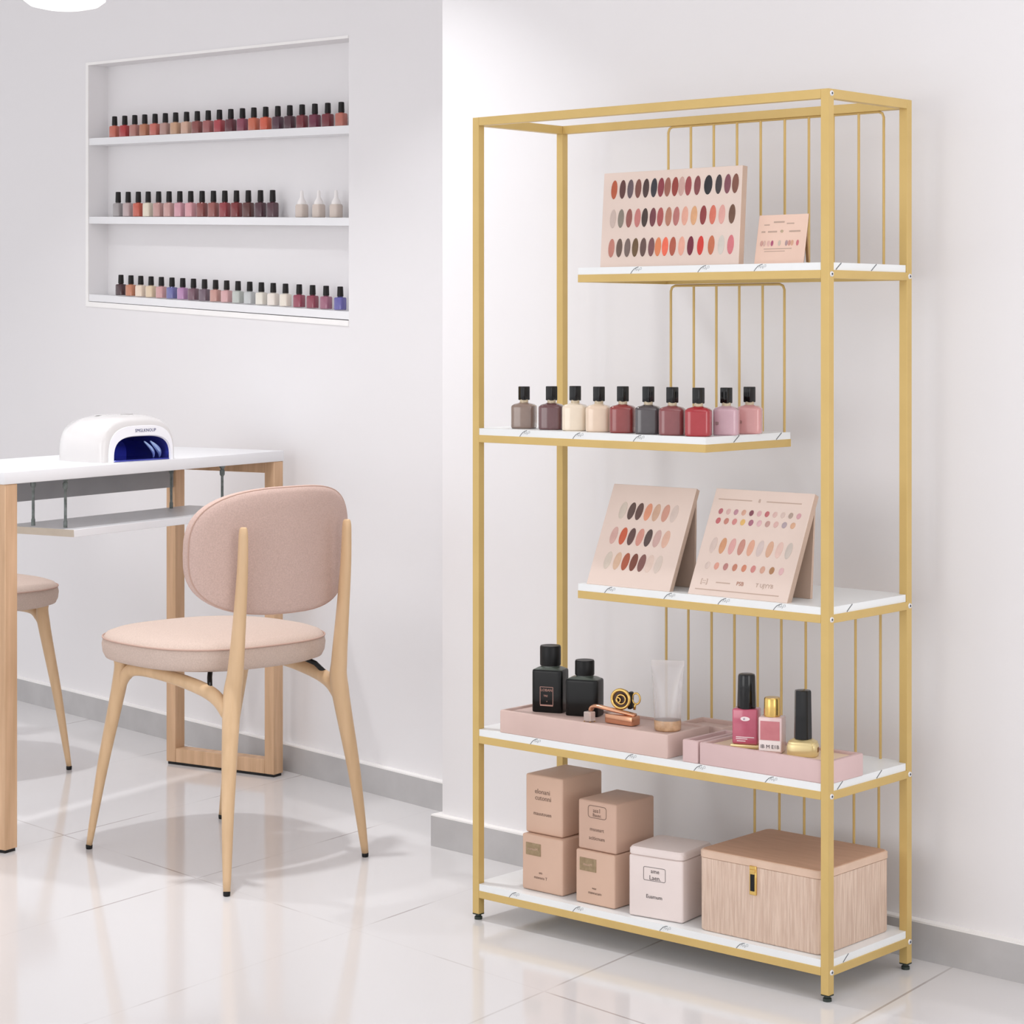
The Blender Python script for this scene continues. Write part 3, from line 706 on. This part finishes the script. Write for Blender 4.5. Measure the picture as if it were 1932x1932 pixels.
for i, k_ in enumerate(B_): swatch(d2, M, .11+.084*i, .305, .0115, .014, k_, Wd, Hd, .1)
C_ = [(210, 190, 180), (206, 152, 116), (216, 164, 158), (196, 142, 128), (218, 166, 142), (208, 190, 184), (212, 170, 144), (222, 190, 178), (202, 190, 180)]
D_ = [(212, 192, 182), (216, 156, 138), (182, 128, 122), (192, 130, 108), (204, 134, 108), (206, 138, 132), (208, 162, 142), (172, 128, 92), (218, 178, 178)]
for i, k_ in enumerate(C_): swatch(d2, M, .13+.095*i, .535, .0158, .036, k_, Wd, Hd, .08)
for i, k_ in enumerate(D_): swatch(d2, M, .125+.093*i, .725, .0115, .016, k_, Wd, Hd, .08)
Z_ = lambda v: Hd*(1-v)
for x0, x1, z0, z1 in ((-.11, -.025, Z_(.105), Z_(.097)), (.012, .098, Z_(.105), Z_(.097)), (-.108, .100, Z_(.950), Z_(.943)), (-.060, -.025, Z_(.878), Z_(.870))):
    plank('printed_line', d2, x0, x1, z0, z1, INKL, M)
text('8', .012, INKL, d2, -.006, Z_(.10), 0, M=M); text('[:::]', .014, INKL, d2, -.090, Z_(.872), 0, M=M)
text('PSB', .012, mat('rust_ink', (176, 122, 100), .6, bump=(10, .01)), d2, .0, Z_(.87), 0, M=M); text('T UJYYB', .012, INKL, d2, .060, Z_(.87), 0, M=M)

# ------------------------------------------------------------------ trays on the fourth shelf
def tray(name, label, a, b, wd, dp, h, m, inset=.006, depth=.006, rz=0, bev=.004, floor_m=None):
    t = thing(name, label, 'tray', SH(a, b, ZB['D']), RS+rz)
    bm = bmesh.new(); n = 8
    def rrect(x, y, r, k=4):
        out = []
        for cx, cy, a0_ in ((x-r, y-r, 0), (-x+r, y-r, PI/2), (-x+r, -y+r, PI), (x-r, -y+r, 1.5*PI)):
            for j in range(k+1):
                tt = a0_+j*PI/2/k; out.append((cx+r*math.cos(tt), cy+r*math.sin(tt)))
        return out
    X, Y = wd/2, dp/2
    rings = [([(p[0], p[1], z) for p in rrect(X-i, Y-i, max(bev-i*.2, .001))]) for i, z in ((.0012, 0), (0, .0015), (0, h-.003), (.0008, h-.0008), (.0025, h), (inset, h), (inset+.001, h-.001), (inset+.0015, h-depth))]
    loft(bm, rings)
    finish('tray_body', bm, m, t, smooth=True)
    if floor_m:
        box('inlay', (-X+inset+.003, X-inset-.003, -Y+inset+.003, Y-inset-.003, h-depth, h-depth+.0006), floor_m, t, label='cream tray inlay')
    return t
tray('jewellery_tray', 'long dusty pink tray holding black perfume bottles and a clear tube', .6345, .078, .468, .150, .050, TRAYP, .007, .005)
tray('jewellery_tray', 'narrow rose pink tray between the long tray and the one with gold-capped polish', .343, .080, .040, .152, .046, TRAYQ, .007, .012)
tray('jewellery_tray', 'rose pink tray holding two polishes and a black-capped lacquer at the right post', .160, .0665, .318, .125, .045, TRAYQ, .009, .006, floor_m=TRAYI)
tray('jewellery_tray', 'small brownish pink tray behind the narrow tray', .440, .215, .115, .085, .044, TRAYP, .007, .008)
ZT1 = ZB['D']+.0455; ZT2 = ZB['D']+.0402
# black perfume bottles
def perfume(a, b, wd, dp, hb, cr, chh, label, lab=True):
    t = thing('perfume_bottle', label, 'perfume bottle', SH(a, b, ZT1), RS+math.radians(20), 'black perfume bottles on the long tray')
    bm = bmesh.new()
    X, Y = wd/2, dp/2
    loft(bm, [[(x, y, z) for x, y in se(X*s, Y*s, 40, 9)] for s, z in ((.97, 0), (1, .002), (1, hb-.006), (.985, hb-.002), (.93, hb))])
    finish('glass_body', bm, PERF, t, smooth=True)
    bm = bmesh.new(); loft(bm, [[(x, y, z) for x, y in se(s1, s2, 40, e_)] for s1, s2, e_, z in ((X*.92, Y*.92, 9, hb-.0002), (X*.72, Y*.8, 4, hb+.004), (cr*.85, cr*.85, 2, hb+.006), (cr*.85, cr*.85, 2, hb+.009))]); finish('shoulder', bm, PERFS, t, smooth=True, label='dark green shoulder')
    bm = bmesh.new(); lathe(bm, [(cr*.96, hb+.008), (cr, hb+.010), (cr, hb+.008+chh-.003), (cr*.94, hb+.008+chh)], 36); finish('cap', bm, BLACK, t, smooth=True, label='round black cap')
    if lab:
        bm = bmesh.new(); z0, z1, x0, x1 = hb*.18, hb*.60, -X*.42, X*.42
        for p in (((x0, z0), (x1, z0)), ((x1, z0), (x1, z1)), ((x1, z1), (x0, z1)), ((x0, z1), (x0, z0))): ribbon(bm, p, .0011, -Y-.0005)
        ribbon(bm, ((x0, z0-.001), (x1, z0-.001)), .0032, -Y-.0006)
        o = finish('label_frame', bm, ROSEG, t, label='rose gold label frame')
        text('LOBAN', .0082, ROSEG, t, 0, z1-.007, -Y-.0003); text('TRE', .006, ROSEG, t, -.002, (z0+z1)/2, -Y-.0003); text('v', .006, ROSEG, t, .001, z0+.008, -Y-.0003)
    return t
perfume(.792, .088, .072, .050, .094, .0235, .044, 'taller matte black perfume bottle with rose gold label frame')
perfume(.703, .100, .076, .048, .080, .0215, .033, 'shorter plain matte black perfume bottle beside the taller one', False)
# rose gold ornament with crystal cube
t = thing('hair_clip', 'rose gold metal clip lying on the long tray with a crystal cube at its end', 'hair clip', SH(.590, .060, ZT1), RS)
bm = bmesh.new(); tube(bm, spline([(-.050, -.012, .010), (-.052, -.012, .026), (-.040, -.012, .034), (-.010, -.008, .031), (.030, 0, .026), (.056, .006, .022)], 5), .0045, 10, asp=1.7, side=(0, 0, 1)); finish('arched_bar', bm, ROSEM, t, smooth='all')
bm = bmesh.new(); add_box(bm, -.015, .060, -.012, .018, .0005, .021, bev=.003, seg=2); finish('clip_block', bm, ROSEM, t, smooth=True)
cb = bmesh.new(); add_box(cb, -.060, -.040, -.030, -.011, .0012, .022, bev=.002, seg=1); finish('crystal_cube', cb, CRYST, t, label='clear crystal cube')
bm = bmesh.new()
for x in (-.058, -.042): 
    for y in (-.028, -.013): tube(bm, [(x, y, 0), (x, y, .0015)], .0018, 8)
finish('stud', bm, GOLDM, t)
t = thing('brooch', 'round gold watch-like brooch with dark dial resting on the rose gold clip', 'jewellery', SH(.577, .072, ZT1+.028), RS+math.radians(18))
def vring(bm, R_, r_, y, n=28, cx=0, cz=0, sq=1.0):
    pts = [(cx+R_*math.cos(2*PI*k/n), y, cz+R_*sq*math.sin(2*PI*k/n)) for k in range(n)]
    rg = []
    for k in range(n):
        c = Vector((cx, y, cz)); p = Vector(pts[k]); d = (p-c).normalized()
        rg.append([bm.verts.new(p+(d*math.cos(j*PI/4)+Vector((0, 1, 0))*math.sin(j*PI/4))*r_) for j in range(8)])
    for k in range(n):
        for j in range(8): bm.faces.new((rg[k][j], rg[k][(j+1) % 8], rg[(k+1) % n][(j+1) % 8], rg[(k+1) % n][j]))
bm = bmesh.new(); vring(bm, .020, .0035, -.006, cz=.0245); vring(bm, .010, .0018, -.009, cz=.0245, cx=.002); vring(bm, .005, .0015, -.010, cz=.023, cx=-.004)
finish('case_ring', bm, GOLDM, t, smooth='all')
bm = bmesh.new(); n = 24; loft(bm, [[(.019*math.cos(2*PI*k/n), y, .0245+.019*math.sin(2*PI*k/n)) for k in range(n)] for y in (-.005, .010)]); finish('dial', bm, mat('dark_brown_dial', (70, 50, 40), .3, metal=.4, bump=(60, .2)), t, smooth=True, label='dark brown dial')
bm = bmesh.new(); add_box(bm, .014, .024, -.004, .014, .003, .040, bev=.003, seg=2); finish('side_block', bm, BLACK, t, smooth=True, label='black side plate')
bm = bmesh.new(); vring(bm, .009, .0022, .004, cx=.032, cz=.026, sq=1.3); tube(bm, [(.030, .004, .016), (.028, .004, 0.002)], .003, 8); finish('side_loop', bm, GOLDM, t, smooth='all')
# frosted tube
t = thing('cosmetic_tube', 'clear frosted squeeze tube standing at the right end of the long tray', 'tube', SH(.452, .072, ZT1), RS+math.radians(30))
bm = bmesh.new(); loft(bm, [[(x, y, z) for x, y in se(a_, b_, 32, 2)] for a_, b_, z in ((.0285, .0275, .022), (.030, .026, .045), (.0325, .018, .095), (.0345, .008, .128), (.0355, .0022, .138), (.036, .0018, .148))]); finish('tube_body', bm, FROST, t, smooth=True)
bm = bmesh.new(); loft(bm, [[(x, y, z) for x, y in se(a_, b_, 32, 2)] for a_, b_, z in ((.026, .026, 0), (.0285, .0285, .003), (.029, .0285, .018), (.0285, .0275, .022))]); finish('gel_base', bm, LIQ, t, smooth=True, label='amber base of the tube')
# polish with logo
t = thing('nail_polish_bottle', 'raspberry nail polish with tall round black cap on gold base, right tray', 'nail polish', SH(.232, .050, ZT2), RS+math.radians(22))
box('base', (-.030, .030, -.021, .021, 0, .0075), GOLDP, t, .002, 2, label='gold base')
bm = bmesh.new(); add_box(bm, -.0265, .0265, -.018, .018, .0076, .080, bev=.004, seg=3); finish('glass_body', bm, mat('raspberry_polish', (190, 84, 108), .14, spec=.6, coat=.5, vary=(25, 10)), t, smooth=True)
bm = bmesh.new(); lathe(bm, [(.0185, .080), (.0195, .082), (.0178, .145), (.0165, .149), (.012, .1505)], 30); finish('cap', bm, CAPB, t, smooth=True, label='tall black cap')
WP = mat('white_print', (244, 228, 228), .5, bump=(10, .01))
bm = bmesh.new()
n = 20; loft(bm, [[(.0085*math.cos(2*PI*k/n)*(1.3 if k < 5 or k > 15 else 1), y, .060+.0045*math.sin(2*PI*k/n)) for k in range(n)] for y in (-.0182, -.0186)]); 
for z, x0, x1 in ((.0225, -.018, .020), (.0190, -.018, .006), (.0145, -.016, .002)): ribbon(bm, ((x0, z), (x1, z)), .0016, -.0187)
finish('printed_logo', bm, WP, t, label='white oval logo and lines'); text('al', .006, NAVY, t, -.001, .060, -.0185)
# gold capped
t = thing('nail_polish_bottle', 'small square pink nail polish with round gold cap and white frame, right tray', 'nail polish', SH(.163, .042, ZT2), RS+math.radians(20))
bm = bmesh.new(); add_box(bm, -.0245, .0245, -.018, .018, 0, .072, bev=.003, seg=2); gb = finish('glass_body', bm, mat('pale_pink_glass', (226, 196, 194), .2, coat=.4, bump=(20, .01)), t, smooth=True)
box('colour_window', (-.020, .020, -.0188, -.0180, .026, .064), mat('rose_window', (196, 116, 122), .2, coat=.3, vary=(30, 6)), gb, label='rose coloured front panel')
box('paper_label', (-.0225, .0225, -.0190, -.0182, .004, .025), mat('white_paper', (238, 226, 222), .6, bump=(20, .02)), gb, label='white label strip')
text('IB M E1B', .0105, INKD, t, 0, .0125, -.0192)
bm = bmesh.new(); lathe(bm, [(.0165, .072), (.0172, .074), (.0165, .107), (.0150, .110)], 30); finish('cap', bm, GOLDM, t, smooth=True, label='round gold cap')
# low gold bottle with black cap
t = thing('nail_polish_bottle', 'low gold lacquer bottle with tall faceted black cap nearest the right post', 'nail polish', SH(.094, .050, ZT2), RS+math.radians(22))
bm = bmesh.new(); loft(bm, [[(x, y, z) for x, y in se(.031*s, .021*s, 32, 4)] for s, z in ((.95, 0), (1, .002), (1, .020), (.96, .024), (.93, .025), (.93, .028), (.7, .032), (.55, .034))]); finish('glass_body', bm, GOLDP, t, smooth=True)
bm = bmesh.new(); add_box(bm, .0275, .0318, -.006, .006, .008, .018, bev=.001); finish('side_stud', bm, mat('brown_stud', (130, 88, 40), .4, metal=.5, bump=(20, .02)), t, smooth=True, label='dark gold stud')
bm = bmesh.new(); loft(bm, [[(x, y, z) for x, y in se(r, r, 8, 2)] for r, z in ((.0180, .034), (.0182, .036), (.0168, .128), (.0158, .131), (.010, .132))]); finish('cap', bm, CAPB, t, smooth=True, label='tall faceted black cap')

# ------------------------------------------------------------------ boxes on the bottom shelf
def gift(label, a0, a1, b0, b1, z0, h, m, rz=0):
    t = thing('gift_box', label, 'box', SH((a0+a1)/2, (b0+b1)/2, z0), RS+rz, 'tan pink boxes stacked on the bottom shelf')
    X, Y = abs(a1-a0)/2, (b1-b0)/2
    box('carton', (-X, X, -Y, Y, 0, h), m, t, .0045, 3)
    return t, X, Y
ZE = ZB['E']+.0008
h1 = .123
t, X, Y = gift('lower left tan box with olive plaque under the taller box, bottom shelf', .829, .712, .034, .175, ZE, h1, BOXP)
box('plaque', (-X+.012, -X+.055, -Y-.0012, -Y, h1-.045, h1-.018), PLAQ, t, .0004, 1, label='olive gold plaque')
text('namuoM', .008, BOXP, t, -X+.033, h1-.031, -Y-.0012); text('um', .008, INK, t, -.004, .042, -Y); text('mawucu T', .009, INK, t, -.004, .031, -Y)
t, X, Y = gift('upper left tan box printed with two words and a line, topmost of its stack', .829, .722, .046, .185, ZE+h1+.001, .130, BOXP)
text('elonani', .0155, INK, t, -.004, .094, -Y); text('cutonni', .0155, INK, t, -.002, .080, -Y); text('mauutouen', .0115, INK, t, -.004, .045, -Y)
h3 = .115
t, X, Y = gift('lower tan box with olive plaque beside the pale pink tin', .667, .559, .025, .160, ZE, h3, BOXP)
box('plaque', (-X+.012, -X+.058, -Y-.0012, -Y, h3-.044, h3-.016), PLAQ, t, .0004, 1, label='olive gold plaque')
text('mauoM', .008, BOXP, t, -X+.035, h3-.030, -Y-.0012); text('wau', .007, INK, t, -.002, .036, -Y); text('mawucum', .009, INK, t, 0, .026, -Y)
t, X, Y = gift('shorter upper tan box with rounded label frame, topmost of the second stack', .664, .559, .030, .165, ZE+h3+.001, .107, BOXP2)
def frame_rect(t, x0, x1, z0, z1, y, m, w_=.0009, r=.004):
    bm = bmesh.new(); pts = []
    for cx, cz, a0_ in ((x1-r, z1-r, 0), (x0+r, z1-r, PI/2), (x0+r, z0+r, PI), (x1-r, z0+r, 1.5*PI)):
        for j in range(4): tt = a0_+j*PI/6; pts.append((cx+r*math.cos(tt), cz+r*math.sin(tt)))
    ribbon(bm, pts+[pts[0]], w_, y-.0005); finish('label_frame', bm, m, t)
frame_rect(t, -.024, .026, .071, .097, -Y, INK, .0012, .006)
text('ass1', .013, INK, t, 0, .087, -Y); text('Bausc', .010, INK, t, 0, .077, -Y); text('muueart', .0115, INK, t, .0, .046, -Y); text('aciticnum', .0115, INK, t, 0, .027, -Y)
# pale pink tin
t = thing('lidded_tin', 'pale pink square tin with rounded lid between the tan boxes and the pleated box', 'tin', SH(.4535, .085, ZE), RS+math.radians(7))
hc = .148; X, Y = .066, .064
box('tin_body', (-X, X, -Y, Y, 0, hc-.018), CANW, t, .005, 3)
bm = bmesh.new(); loft(bm, [[(x, y, z) for x, y in se(X+o_, Y+o_, 44, 12)] for o_, z in ((.0, hc-.0175), (.0015, hc-.016), (.0015, hc-.006), (-.002, hc-.001), (-.010, hc), (-.03, hc+.0005))]); finish('lid', bm, CANW, t, smooth=True)
frame_rect(t, -.029, .024, .080, .108, -Y, INKD, .0009, .003)
text('ame', .0125, INKD, t, -.001, .100, -Y); text('Laen.', .0135, INKD, t, -.001, .086, -Y); text('Euamum', .0115, INKD, t, -.003, .046, -Y)
# pleated box
t = thing('storage_box', 'large pleated beige box with brown lid and gold latch, bottom shelf', 'box', SH(.181, .147, ZE), RS)
hw_, dw_, hx_ = .152, .126, .166
def rr(X, Y, r, k=6):
    out = []
    for cx, cy, a0_ in ((X-r, Y-r, 0), (-X+r, Y-r, PI/2), (-X+r, -Y+r, PI), (X-r, -Y+r, 1.5*PI)):
        for j in range(k+1):
            tt = a0_+j*PI/2/k; out.append((cx+r*math.cos(tt), cy+r*math.sin(tt)))
    return out
bm = bmesh.new(); loft(bm, [[(x, y, z) for x, y in rr(hw_-i, dw_-i, .016)] for i, z in ((.002, 0), (0, .003), (0, hx_-.016))]); finish('box_body', bm, PLEAT, t, smooth=True)
bm = bmesh.new(); loft(bm, [[(x, y, z) for x, y in rr(hw_-i, dw_-i, .016)] for i, z in ((.001, hx_-.016), (-.001, hx_-.0145), (-.001, hx_-.002), (.001, hx_))]); ld = finish('lid', bm, mat('pale_lid_rim', (222, 192, 170), .6, vary=(20, 5)), t, smooth=True)
bm = bmesh.new(); loft(bm, [[(x, y, z) for x, y in rr(hw_-i, dw_-i, .014)] for i, z in ((.003, hx_), (.004, hx_+.0012))]); finish('lid_top', bm, LIDB, ld, smooth=True, label='brown lid top')
lt = box('latch', (-.0215, -.0045, -dw_-.004, -dw_, hx_-.072, hx_-.013), GOLDM, t, .001, 1, label='gold latch plate')
box('latch_slot', (-.0185, -.0085, -dw_-.0052, -dw_-.0040, hx_-.064, hx_-.030), BLACK, lt, .0004, 1, label='black latch slot')
box('latch_bar', (-.0195, -.0065, -dw_-.0058, -dw_-.0040, hx_-.026, hx_-.020), GOLDM, lt, .0004, 1)
